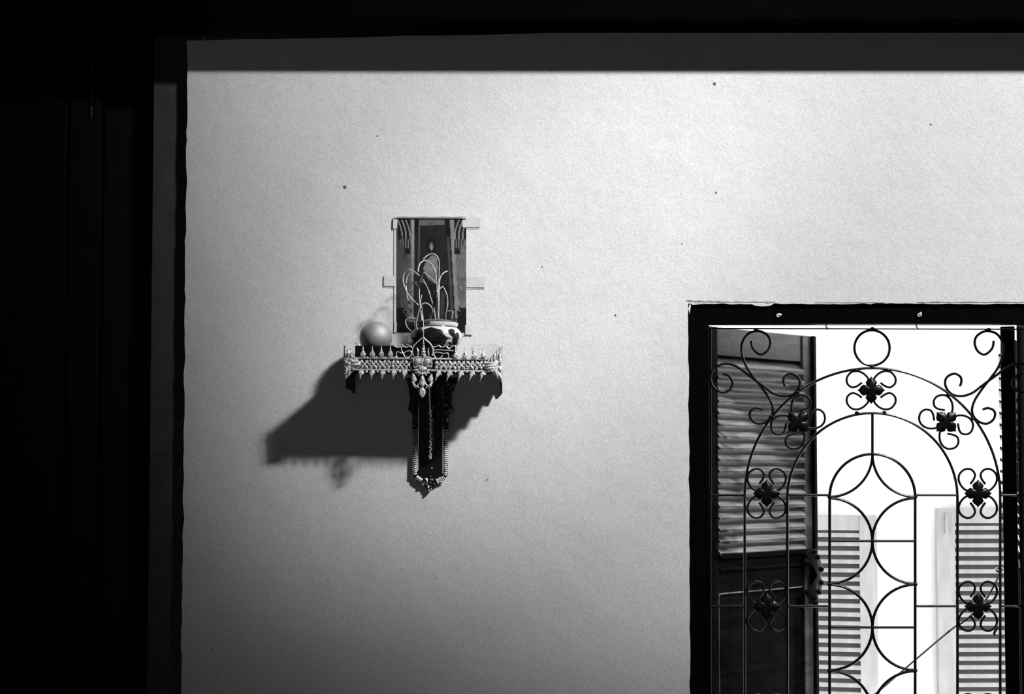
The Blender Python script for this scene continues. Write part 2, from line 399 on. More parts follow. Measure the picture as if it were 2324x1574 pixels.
# ------------------------------------------------------------------ louvred shutters of this window
def leaf(name, hinge, ang, W, H, label, latch=False):
    rt = empty(name, hinge, ang); tag(rt, label, 'shutter', 'shutters of the near window')
    Mx = world_of(rt)
    def bx(nm, a, b, bevel=.002, m='shutter', par=rt):
        q = MB(); q.box(a, b); q.v = [world_of(rt) @ v for v in q.v]; return q.build(nm, m, par, smooth=False, bevel=bevel)
    T = .032; s0 = .03; s1 = .046
    lz0 = H - .530; lz1 = H - .066                           # louvre zone
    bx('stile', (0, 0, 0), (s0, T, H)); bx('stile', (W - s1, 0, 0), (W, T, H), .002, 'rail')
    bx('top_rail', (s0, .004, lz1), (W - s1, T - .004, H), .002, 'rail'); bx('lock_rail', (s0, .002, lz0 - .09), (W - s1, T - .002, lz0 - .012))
    bx('rail_moulding', (s0, -.006, lz0 - .012), (W - s1 + .02, T - .004, lz0)); bx('rail_moulding', (s0, -.006, lz0 - .04), (W - s1 + .02, .002, lz0 - .034))
    bx('bottom_rail', (s0, .002, 0), (W - s1, T - .002, .1))
    bx('bottom_panel', (s0, .012, .1), (W - s1, T - .01, lz0 - .09), 0)
    q = MB(); z1 = lz0 - .09; pts = [(s0 + .004, .008, .11), (s0 + .004, .008, z1 - .012), (s0 + .007, .008, z1 - .005), (s0 + .016, .008, z1 - .003), (W - s1 - .002, .008, z1 - .003)]
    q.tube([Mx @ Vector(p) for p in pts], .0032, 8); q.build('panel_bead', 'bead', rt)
    bx('edge_bead', (W - .014, -.008, 0), (W, .002, H), .003)
    ns = 17; pitch = (lz1 - lz0) / ns; proto = None
    for i in range(ns):
        zc = lz0 + pitch * (i + .5)
        if proto is None:
            q = MB(); dy, dz = .021, .0155; th = .0042; prof = []
            for j in range(9):                                # a slightly bowed slat
                t = j / 8 * 2 - 1; prof.append((T / 2 + dy * t, dz * t + .0035 * (1 - t * t)))
            ring = [(y, z + th * .8) for y, z in prof] + [(y, z - th * .8) for y, z in prof[::-1]]
            nn = len(ring); vs = [(s0 - .002, y, z) for y, z in ring] + [(W - s1 + .003, y, z) for y, z in ring]
            fs = [[k, (k + 1) % nn, (k + 1) % nn + nn, k + nn] for k in range(nn)] + [list(range(nn)), list(range(nn, 2 * nn))[::-1]]
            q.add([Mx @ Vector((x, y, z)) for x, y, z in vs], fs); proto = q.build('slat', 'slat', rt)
            o = proto
        else:
            o = proto.copy(); col.objects.link(o); o.parent = rt
        o.location = (0, 0, zc)
    if latch:
        nrm = Vector((math.sin(ang), -math.cos(ang), 0)); pt = Vector(hinge) + nrm * .012
        def L5(l): return [PP(1540 + x / 3.28, 1080 + y / 3.28, pt, nrm) for x, y in l]
        m = MB()
        m.puff(L5([(935, 600), (945, 560), (965, 555), (985, 535), (1005, 550), (1020, 585), (1040, 625), (1046, 660), (1052, 700), (1038, 745), (1052, 790), (1048, 835),
                   (1036, 870), (1018, 880), (1002, 900), (1000, 940), (975, 915), (950, 890), (935, 850), (990, 830), (990, 640)]), .006, .008, nrm)
        m.build('latch_plate', 'lacquer', rt, label='carved black latch plate')
        for (x, y) in ((985, 560), (1010, 600), (1035, 690), (1035, 790), (1020, 860), (990, 905)):
            c = L5([(x, y)])[0] + nrm * .012; MB().ball(c, .007, .007, .007, 8, 6).build('latch_boss', 'lacquer', rt)
    return rt
HX = P(1612, 1100, .1).x; HZ = P(1640, 739, .1).z; ZB = IZ0 + .01
far = P(1851, 1100, .1 + .256)
ang = math.atan2(.256, far.x - HX); WL = math.hypot(.256, far.x - HX)
leaf('louvred_shutter', (HX, .104, ZB), ang, WL, HZ - ZB, 'dark wooden louvred shutter half open behind the iron grille', True)
HXR = IX1 - .002
leaf('louvred_shutter', (HXR, .104, ZB), R(71), WL, HZ - ZB, 'dark wooden shutter swung open square, seen edge-on')

# ------------------------------------------------------------------ the house across the alley
FYY = 3.0
hb = empty('building', (1.8, FYY + .1, -3)); tag(hb, 'white house wall with pale louvred shutters across the alley', 'building')
Lq = [P(1725, 1165, FYY).x, P(1962, 1165, FYY).x]; Rq = [P(2140, 1152, FYY).x, P(2385, 1152, FYY).x]
zt = P(2000, 1172, FYY).z; zb = zt - 1.15
fm = MB()
xs = [-4.0, Lq[0], Lq[1], Rq[0], Rq[1], 8.0]
fm.box((xs[0], FYY, zt), (xs[5], FYY + .15, 6.5)); fm.box((xs[0], FYY, -3), (xs[5], FYY + .15, zb))
for a, b in ((0, 1), (2, 3), (4, 5)): fm.box((xs[a], FYY, zb), (xs[b], FYY + .15, zt))
fm.build('house_wall', 'facade', hb, smooth=False)
for a, b in ((Lq[0], Lq[1]), (Rq[0], Rq[1])):
    MB().box((a - .05, FYY + .151, zb - .05), (b + .05, FYY + .17, zt + .05)).build('opening_shade_panel', 'far_dark', hb, smooth=False)  # dark panel added for the unlit inside of the opening
def far_leaf(x0, x1, ztop, ang, pivot_right, st):
    W = x1 - x0; H = 1.2; T = .03
    sh = bpy.data.objects.new('shutter', None); col.objects.link(sh); sh.parent = hb
    sh.rotation_euler = (0, 0, ang)
    px = x1 if pivot_right else x0
    sh.location = Vector((px, FYY - .04, ztop - H)) - hb.location
    ox = -W if pivot_right else 0
    Mx = world_of(sh)
    def bx(nm, a, b, m='far_shutter'):
        q = MB().box(a, b); q.v = [Mx @ v for v in q.v]; return q.build(nm, m, sh, smooth=False, bevel=.003)
    bx('stile', (ox, -T, 0), (ox + st, 0, H)); bx('stile', (ox + W - st, -T, 0), (ox + W, 0, H))
    bx('rail', (ox + st, -T + .003, H - .065), (ox + W - st, -.003, H)); bx('rail', (ox + st, -T + .003, 0), (ox + W - st, -.003, .08))
    pr = None; p = .0372; k = 0; z = H - .065 - p * .5
    while z > .1:
        if pr is None:
            q = MB(); vs = []
            for x in (ox + st - .004, ox + W - st + .004):
                vs += [(x, -.031, -.0105), (x, -.025, .0065), (x, -.017, .0065), (x, -.023, -.0105)]
            q.add([Mx @ Vector(v) for v in vs], [[0, 1, 2, 3], [4, 7, 6, 5], [0, 4, 5, 1], [1, 5, 6, 2], [2, 6, 7, 3], [3, 7, 4, 0]])
            pr = q.build('slat', 'far_shutter', sh, smooth=False); o = pr
        else:
            o = pr.copy(); col.objects.link(o); o.parent = sh
        o.location = (0, 0, z); z -= p; k += 1
    bx('shade_backing', (ox + st, .004, .07), (ox + W - st, .008, H - .05), 'far_dark')  # dark sheet added for the shade between the slats
    if not pivot_right: bx('bolt', (ox + .035, -T - .012, H - .11), (ox + .045, -T, H - .02))
    return sh
far_leaf(P(1725, 1165, FYY - .07).x, P(1985, 1165, FYY - .07).x, P(1985, 1167, FYY - .07).z, R(-11), False, .072)
far_leaf(P(2122, 1152, FYY - .05).x, P(2400, 1152, FYY - .05).x, P(2122, 1152, FYY - .05).z, R(1.5), False, .079)
structure('pavement', MB().box((-4, WT, -3.1), (8, FYY + .1, -3)), 'ground', smooth=False)

# ------------------------------------------------------------------ carved altar shelf
FD = -.148                                                     # front face of the shelf
sc = P(970, 850, 0)
sh = empty('altar_shelf', (sc.x, 0, P(970, 1118, 0).z)); tag(sh, 'ornate black and silver altar shelf with carved fringe fixed to the white wall', 'shelf')
def S(px, py, Y=FD): return P(px, py, Y)
def z1(l, Y=FD): return [S(740 + x / 3.748, 720 + y / 3.748, Y) for x, y in l]
def za(l, Y=FD): return [S(760 + x / 9.26, 750 + y / 9.26, Y) for x, y in l]
def zb_(l, Y=FD): return [S(940 + x / 9.26, 750 + y / 9.26, Y) for x, y in l]
xl = S(800, 820).x; xr = S(1118, 820).x
ztop = P(900, 802, -.07).z; zlow = S(900, 813).z; zbot = S(900, 838).z      # top of the raised tier, top and underside of the board
board = MB().box((S(786, 820).x, FD + .012, zbot), (S(1139, 820).x, -.001, zlow)).build('shelf_board', 'lacquer', sh, smooth=False, bevel=.002)
# front rail with mouldings
zr0 = S(900, 840).z; zr1 = S(900, 812).z
MB().box((xl, FD + .002, zr0), (xr, FD + .012, zr1)).build('front_rail', 'lacquer', sh, smooth=False)
for y in (813, 839.5):
    MB().tube([S(798, y - 1.2), S(1118, y + 2.2)], .0021, 8).build('rail_moulding', 'smooth_silver', sh)
# rosettes and crosses of the rail
def star(cx, cy, r0, r1, n, a0=0):
    return [(cx + (r0 if i % 2 == 0 else r1) * math.cos(a0 + math.pi * i / n), cy + (r0 if i % 2 == 0 else r1) * math.sin(a0 + math.pi * i / n)) for i in range(2 * n)]
cxs = [x for x in (817, 837.5, 857.5, 877.5, 897.5, 917) ] + [996, 1016.5, 1037, 1057, 1077, 1097]
for i, cx in enumerate(cxs):
    cy = 826.3 + (cx - 800) * .0085
    m = MB()
    for (dx_, dy_) in ((-5, -5), (5, -5), (-5, 5), (5, 5)):
        m.puff([S(x, y, FD + .002) for x, y in star(cx + dx_, cy + dy_, 5.9, 3.6, 4, .4 + i * .4)], .0036, .001)
    m.ball(S(cx, cy, FD - .001), .0026, .003, .0026, 8, 6)
    m.build('rosette', 'silver', sh)
    m = MB(); x2 = cx + 10.2
    for d in (-1, 1):
        m.tube([S(x2 - 7.5, cy - 9.5 * d, FD), S(x2, cy, FD - .002), S(x2 + 7.5, cy + 9.5 * d, FD)], .0019, 6)
    m.build('lattice_cross', 'silver', sh)
# flame finials on top and drops below
def finial(cx, y0, y1, name, lean=0.0, wd=6.2):
    h = y0 - y1
    m = MB()
    m.puff([S(cx + x * wd + lean * t * h, y0 - t * h, FD) for x, t in ((-.75, 0), (-.95, .18), (-1, .34), (-.6, .5), (-.28, .62), (-.22, .82), (-.1, .97), (.1, 1), (.24, .84), (.3, .64), (.65, .5), (1, .34), (.95, .18), (.75, 0))], .0045, .0015)
    for sx in (-1, 1):
        m.ball(S(cx + sx * wd * .62, y0 - h * .3, FD - .004), .0022, .0018, .0026, 8, 6)
    m.build(name, 'silver', sh)
for x in (824, 845, 865.5, 886): finial(x, 812, 784.5, 'finial')
for x in (1034, 1055, 1076, 1096.5): finial(x, 815, 789, 'finial')
for x, l in ((820, .16), (845, .16), (869.5, .16), (894.5, .16), (919, .16)): finial(x, 840, 861.5, 'drop_finial', l)
for x, l in ((997, -.42), (1022, -.4), (1047.5, -.36), (1073, -.36), (1097, -.34)): finial(x, 841.5, 866, 'drop_finial', -l, 5.6)
for x in (834.5, 855, 875, 897, 1044.5, 1066, 1086): 
    MB().ball(S(x, 811 + (x > 950) * 3), .0028, .0025, .003, 8, 6).build('knob', 'silver', sh)
for x in (832, 857, 882, 907, 1009, 1034, 1060, 1085):
    MB().ball(S(x, 843), .003, .0025, .0026, 8, 6).build('knob', 'silver', sh)
# flared corner pieces, built of overlapping leaves
cl = MB().puff(za([(190, 295), (240, 305), (290, 350), (360, 420), (410, 520), (440, 580), (540, 640), (560, 700), (440, 790), (380, 850), (320, 930), (235, 1010), (195, 1000), (185, 700)]), .003, .003).build('corner_piece', 'silver', sh)
def leafpuff(a, b, wd, Y, to=None):
    (ax, ay), (bx_, by) = a, b; dx_, dy_ = bx_ - ax, by - ay; l = math.hypot(dx_, dy_); nx, ny = -dy_ / l, dx_ / l
    return [S(ax + dx_ * t + nx * wd * s, ay + dy_ * t + ny * wd * s, Y) for t, s in ((0, -.35), (.25, -.9), (.5, -1), (.78, -.6), (1, 0), (.78, .6), (.5, 1), (.25, .9), (0, .35))]
def zA(x, y): return (760 + x / 9.26, 750 + y / 9.26)
def zB(x, y): return (940 + x / 9.26, 750 + y / 9.26)
for a, b, wd in [((230, 560), (215, 310), 3), ((280, 560), (280, 380), 3), ((350, 580), (350, 430), 3.2), ((400, 600), (410, 520), 2.4), ((250, 700), (200, 620), 3), ((330, 680), (520, 640), 3.6),
                 ((330, 720), (530, 720), 3.4), ((250, 760), (230, 990), 3), ((310, 770), (290, 930), 2.8), ((360, 760), (390, 830), 2.4), ((290, 640), (400, 590), 2.6), ((260, 690), (330, 700), 3.6)]:
    MB().puff(leafpuff(zA(*a), zA(*b), wd, FD - .004), .004, .001).build('leaf', 'silver', cl)
cr = MB().puff(zb_([(1830, 340), (1780, 370), (1700, 440), (1640, 520), (1590, 590), (1530, 650), (1470, 700), (1450, 780), (1560, 850), (1640, 880), (1690, 960), (1760, 1040), (1850, 1100), (1850, 700)]), .003, .003).build('corner_piece', 'silver', sh)
for a, b, wd in [((1780, 640), (1825, 350), 3), ((1730, 620), (1770, 400), 3), ((1690, 640), (1690, 480), 3), ((1620, 650), (1640, 540), 2.4), ((1800, 720), (1840, 600), 3), ((1700, 690), (1500, 680), 3.2),
                 ((1700, 730), (1470, 740), 3.4), ((1700, 780), (1500, 800), 3), ((1780, 780), (1840, 860), 3), ((1740, 830), (1830, 1040), 3.2), ((1700, 830), (1770, 1020), 2.8), ((1650, 820), (1600, 860), 2.4), ((1800, 900), (1850, 1090), 2.6)]:
    MB().puff(leafpuff(zB(*a), zB(*b), wd, FD - .004), .004, .001).build('leaf', 'silver', cr)
# end boards
for x, d in ((S(784, 820).x, 1), (S(1139, 820).x, -1)):
    m = MB(); zq = lambda py: P(960, py, 0).z
    pts = [(FD + .004, S(900, 786).z), (FD * .55, S(900, 797).z), (-.001, zq(812)), (-.001, zq(893)), (-.010, zq(893)), (-.014, zq(876))] + [(-.014 + (FD + .022) * (k + u) / 6, zq(872) - .016 * w_) for k in range(6) for u, w_ in ((.1, .15), (.35, .55), (.6, 1), (.8, .8), (.97, .1))] + [(FD + .004, S(900, 866).z)]
    m.slab([(x, y, z) for y, z in pts], (.004 * d, 0, 0)); m.build('end_board', 'lacquer', sh, smooth=False)
# low gallery behind the finials
GYY = -.115
MB().box((S(806, 800, GYY).x, GYY, zlow), (S(1036, 800, GYY).x, GYY + .004, S(900, 784, GYY).z)).build('gallery', 'lacquer', sh, smooth=False)
MB().box((S(806, 800, GYY).x, GYY + .004, zlow), (S(1036, 800, GYY).x, -.006, ztop)).build('raised_tier', 'lacquer', sh, smooth=False, bevel=.001)
gal = []
for l in ([(1170, 295), (1240, 320), (1300, 350), (1370, 345), (1440, 340), (1520, 350), (1560, 330), (1630, 355)], [(1200, 290), (1270, 310), (1330, 345), (1400, 300), (1460, 330), (1530, 345)], [(1500, 290), (1560, 310), (1625, 355)],
          [(1395, 340), (1400, 400), (1430, 470), (1470, 545)], [(1310, 560), (1290, 500), (1310, 445), (1370, 460), (1420, 480), (1480, 450), (1540, 425), (1600, 440), (1605, 500), (1560, 550), (1480, 555)],
          [(430, 270), (460, 262), (500, 285), (520, 305)]):
    MB().tube(spline(za(l, GYY - .003), 5), .0012, 6).build('filigree', 'smooth_silver', sh)
for l in ([(400, 345), (470, 330), (520, 310), (560, 345), (620, 340), (680, 330), (730, 385), (780, 340), (820, 320), (870, 325), (865, 420), (880, 500)], [(410, 410), (520, 400), (620, 410), (720, 415), (830, 425)],
          [(440, 560), (415, 500), (450, 455), (540, 460), (620, 480), (700, 470), (720, 520), (720, 580)], [(440, 560), (500, 590), (560, 560), (600, 510)]):
    MB().tube(spline(zb_(l, GYY - .003), 5), .0012, 6).build('filigree', 'smooth_silver', sh)
# middle crest: pointed crown, twin bosses, mask and pendant
CY = FD - .006
med = MB().box((S(938, 835, CY).x, CY + .001, S(938, 835, CY).z), (S(979, 811, CY).x, CY + .006, S(938, 811, CY).z)).build('crest', 'silver_dim', sh, smooth=False, bevel=.001)
MB().tube(spline(z1([(742, 330), (733, 285), (745, 245), (775, 212), (805, 185), (828, 168)], CY), 5), .0011, 7).build('crown_arch', 'smooth_silver', med)
MB().tube(spline(z1([(828, 168), (855, 195), (885, 222), (905, 255), (912, 290), (903, 325)], CY), 5), .0018, 7).build('crown_arch', 'smooth_silver', med)
m = MB()
for x, y, rx, rz in ((829, 320, 22, 14), (829, 295, 18, 14), (829, 272, 14, 14), (829, 248, 11, 14), (829, 225, 8, 14), (829, 200, 4.5, 16)):
    m.ball(z1([(x, y)], CY - .001)[0], rx / 3748, .004, rz / 3748, 10, 6)
m.build('crown_spire', 'silver', med)
for l in ([(770, 250), (790, 275), (788, 320), (778, 330), (782, 285)], [(878, 250), (862, 280), (866, 320), (880, 330), (874, 285)]):
    MB().puff(z1(l, CY), .003, .001).build('crown_leaf', 'silver', med)
for xx in (780, 862):
    MB().tube(spline(z1([(xx - 36, 350), (xx - 34, 400), (xx - 26, 424), (xx + 10, 410), (xx + 34, 420), (xx + 36, 360), (xx + 20, 338), (xx - 20, 338)], CY - .001), 4, True), .0013, 7, True).build('boss_rim', 'smooth_silver', med)
    MB().puff(z1([(xx - 20, 348), (xx + 22, 348), (xx + 27, 360), (xx + 26, 392), (xx + 8, 398), (xx - 16, 406), (xx - 25, 396), (xx - 26, 360)], CY), .006, .002).build('boss', 'smooth_silver', med)
MB().puff(z1([(778, 445), (790, 424), (820, 411), (850, 424), (862, 445), (845, 456), (820, 462), (795, 456)], CY), .005, .002).build('mask_brow', 'smooth_silver', med)
def z1p(x, y): return (740 + x / 3.748, 720 + y / 3.748)
for a_, b_, wd in (((795, 452), (742, 446), 3.2), ((800, 458), (750, 476), 3.2), ((808, 462), (780, 498), 3.2), ((832, 462), (858, 498), 3.2), ((842, 458), (888, 476), 3.2), ((845, 452), (898, 446), 3.2), ((820, 460), (820, 500), 3.0)):
    MB().puff(leafpuff(z1p(*a_), z1p(*b_), wd, CY - .001), .0035, .001).build('mask_brow_leaf', 'silver', med)
MB().puff(z1([(812, 490), (828, 490), (842, 560), (832, 590), (820, 598), (806, 590), (798, 560)], CY), .005, .001).build('mask_nose', 'silver', med)
for l in ([(725, 520), (735, 470), (755, 490), (775, 530), (760, 550), (738, 560)], [(912, 520), (900, 470), (882, 492), (862, 530), (878, 550), (900, 560)],
          [(722, 540), (735, 575), (765, 598), (795, 602), (790, 588), (755, 570), (740, 545)], [(912, 545), (900, 580), (875, 600), (845, 602), (848, 588), (880, 570), (897, 545)],
          [(735, 570), (745, 590), (770, 606), (760, 585)], [(905, 560), (895, 590), (870, 608), (880, 585)]):
    MB().puff(z1(l, CY), .004, .001).build('mask_petal', 'silver', med)
for xx, s_ in ((772, 1), (866, -1)):
    MB().tube(spline(z1([(xx - 28 * s_, 560), (xx - 10 * s_, 580), (xx + 14 * s_, 570), (xx + 30 * s_, 530), (xx + 36 * s_, 500)], CY), 4), .0013, 6).build('mask_scroll', 'smooth_silver', med)
MB().puff(z1([(808, 598), (826, 596), (845, 615), (848, 640), (838, 665), (818, 686), (800, 665), (784, 640), (790, 615)], CY), .006, .001).build('pendant', 'silver', med)
for l in ([(816, 676), (806, 650), (800, 620), (794, 640), (800, 662)], [(820, 676), (836, 655), (842, 630), (832, 612), (826, 640)]):
    MB().puff(z1(l, CY - .0055), .002, .0005).build('pendant_petal', 'smooth_silver', med)
# hanging back panel with ribbed border
BY = -.010
def z4(l, Y=BY): return [P(900 + x / 11.24, 1000 + y / 11.24, Y) for x, y in l]
def z3b(l, Y=BY): return [P(900 + x / 11.24, 860 + y / 11.24, Y) for x, y in l]
pan = MB().slab([P(940, 838, 0), P(1018, 838, 0), P(1016.5, 1077, 0), P(1010, 1087, 0), P(985, 1101, 0), P(975, 1117, 0), P(963, 1101, 0), P(945, 1090, 0), P(937, 1077, 0)][::-1], (0, BY, 0)).build('back_panel', 'lacquer', sh, smooth=False)
for l, r in (([(950.5, 905), (950, 960), (949, 1020), (948, 1068)], .0009), ([(1005.5, 907), (1005.5, 960), (1005, 1020), (1005, 1075)], .0013)):
    MB().tube([P(x, y, BY) for x, y in l], r, 7).build('inner_beading', 'smooth_silver', pan)
# ribs of the border: each one a small bar across the border
rib = MB()
def ribs(a, b, n, w0, w1):
    for i in range(n):
        t = i / (n - 1); x = a[0] + (b[0] - a[0]) * t; y = a[1] + (b[1] - a[1]) * t
        rib.tube([P(x + w0[0], y + w0[1], BY - .001), P(x + (w0[0] + w1[0]) / 2, y + (w0[1] + w1[1]) / 2, BY - .0032), P(x + w1[0], y + w1[1], BY - .001)], .0017, 6)
        c = P(x + w1[0] * 1.15, y + w1[1] * 1.15, BY - .0005); rib.ball(c, .0014, .0014, .0014, 6, 4)
ribs((1007, 975), (1006.5, 1076), 23, (0, 0), (8, 1.4)); ribs((947.5, 975), (946, 1074), 22, (0, 0), (-8, 2.2))
ribs((1006, 1080), (990, 1087), 5, (-1, 0), (5, 7)); ribs((947, 1079), (957, 1086), 5, (1, 0), (-3, 6))
rib.build('ribbed_border', 'silver', pan, kind='stuff')
# cluster at the tip
for l in ([(720, 960), (770, 940), (800, 960), (800, 1060), (770, 1060), (740, 1010)], [(630, 1080), (680, 1090), (715, 1120), (690, 1130)], [(680, 1045), (715, 1040), (720, 1065), (690, 1060)], [(730, 1090), (800, 1085), (800, 1110), (750, 1120)],
          [(790, 1140), (830, 1130), (845, 1170), (825, 1210), (790, 1220), (780, 1180)], [(810, 1240), (840, 1225), (852, 1260), (830, 1305), (815, 1280)], [(870, 1200), (895, 1205), (905, 1240), (885, 1260)], [(850, 960), (880, 970), (890, 1010), (860, 1000)],
          [(900, 940), (930, 980), (925, 1020), (905, 980)], [(940, 1070), (970, 1080), (985, 1110), (955, 1100)], [(1000, 1010), (1050, 1020), (1080, 1090), (1060, 1095)], [(860, 1050), (885, 1060), (880, 1085)], [(870, 1140), (890, 1150), (880, 1175)], [(860, 870), (890, 915), (875, 910)]):
    MB().puff(z4(l, BY), .003, .001).build('tip_leaf', 'silver', pan)
# carved cheeks either side of the panel's upper part
cheek = MB().slab([P(x, y, 0) for x, y in ((1010, 858), (1040, 858), (1036, 870), (1027, 890), (1024, 915), (1030, 932), (1018, 942), (1018, 975), (1006, 975), (1004, 900))][::-1], (0, -.016, 0)).build('carved_cheek', 'lacquer', sh, smooth=False)
for l in ([(1285, 140), (1310, 95), (1335, 130), (1300, 185)], [(1430, 180), (1470, 100), (1500, 130), (1440, 200)], [(1360, 260), (1370, 200), (1400, 200), (1385, 270)], [(1140, 250), (1180, 200), (1190, 240), (1150, 260)], [(1140, 350), (1180, 295), (1200, 310), (1160, 370)],
          [(1175, 450), (1200, 420), (1225, 470), (1200, 490)], [(1390, 320), (1420, 300), (1405, 420), (1385, 470)], [(1350, 530), (1390, 510), (1380, 540)], [(1205, 640), (1250, 610), (1270, 650), (1240, 700), (1210, 690)], [(1290, 630), (1305, 630), (1300, 690), (1285, 680)],
          [(1330, 880), (1340, 780), (1365, 730), (1380, 760), (1350, 870)], [(1385, 850), (1400, 760), (1440, 780), (1410, 830)], [(1210, 790), (1235, 800), (1260, 860), (1230, 870)], [(1270, 910), (1290, 850), (1310, 830), (1290, 900)], [(1220, 1020), (1245, 970), (1250, 1010)], [(1260, 1020), (1300, 960), (1325, 1040), (1290, 1110), (1270, 1070)],
          [(1210, 1230), (1245, 1190), (1240, 1220)], [(1270, 265), (1290, 260), (1290, 285), (1275, 290)], [(1330, 120), (1355, 110), (1360, 140), (1340, 150)]):
    MB().puff(z3b(l, -.0155), .004, .001).build('carved_leaf', 'silver', cheek)
cheek2 = MB().slab([P(x, y, 0) for x, y in ((922, 858), (948, 858), (952, 905), (947, 975), (937, 975), (937, 940), (927, 930), (932, 905), (928, 880))][::-1], (0, -.016, 0)).build('carved_cheek', 'lacquer', sh, smooth=False)
for l in ([(330, 250), (345, 200), (375, 205), (350, 260)], [(360, 270), (400, 300), (440, 340), (390, 320)], [(360, 380), (390, 380), (385, 400)], [(440, 390), (470, 300), (490, 240), (500, 270), (460, 380)], [(410, 495), (480, 485), (470, 505)], [(340, 800), (350, 730), (370, 720), (360, 800)],
          [(380, 640), (410, 560), (415, 580), (395, 650)], [(390, 780), (405, 740), (415, 770)], [(440, 960), (480, 890), (530, 940), (500, 1020), (450, 1030), (490, 960)], [(430, 1200), (460, 1170), (490, 1190), (460, 1220)], [(450, 1065), (490, 1065), (480, 1085)], [(520, 1080), (535, 1040), (540, 1080)], [(510, 1320), (540, 1290), (530, 1320)],
          [(480, 620), (500, 590), (520, 620), (500, 650)], [(520, 780), (540, 780), (535, 830)]):
    MB().puff(z3b(l, -.0155), .004, .001).build('carved_leaf', 'silver_dim', cheek2)
# thin brace under the shelf, seen almost edge-on
bxm = P(977, 950, -.04).x
MB().slab([(bxm, BY, P(976, 1046, BY).z), (bxm, BY - .012, P(976, 1040, BY).z), (bxm, BY - .022, P(976, 1000, BY).z), (bxm, BY - .045, P(976, 930, -.05).z), (bxm, -.095, P(976, 880, -.095).z), (bxm, -.115, zbot), (bxm, BY, zbot)], (.005, 0, 0)).build('brace', 'lacquer', sh, smooth=False)
br = MB(); pts = spline([P(976.5, 1040, -.022), P(977, 1000, -.033), P(977, 950, -.05), P(975, 910, -.075), P(974.5, 880, -.1)], 10)
br.tube(pts, .0016, 7); 
for i, p in enumerate(pts[:26]):
    br.ball(p + Vector((.002 * math.sin(i * 2.4), -.001, 0)), .0022, .002, .003, 6, 5)
br.build('brace_edging', 'silver', sh)
MB().tube([P(983, 945, -.035), P(983, 990, -.025), P(982.5, 1034, -.016)], .0011, 6).build('brace_edging', 'smooth_silver', sh)
MB().ball(P(982.5, 925, -.04), .0018, .0018, .004, 8, 6).build('pin', 'smooth_silver', sh)
MB().ball(P(980, 1062.5, BY - .001), .0016, .0016, .0025, 8, 6).build('pin', 'smooth_silver', sh)

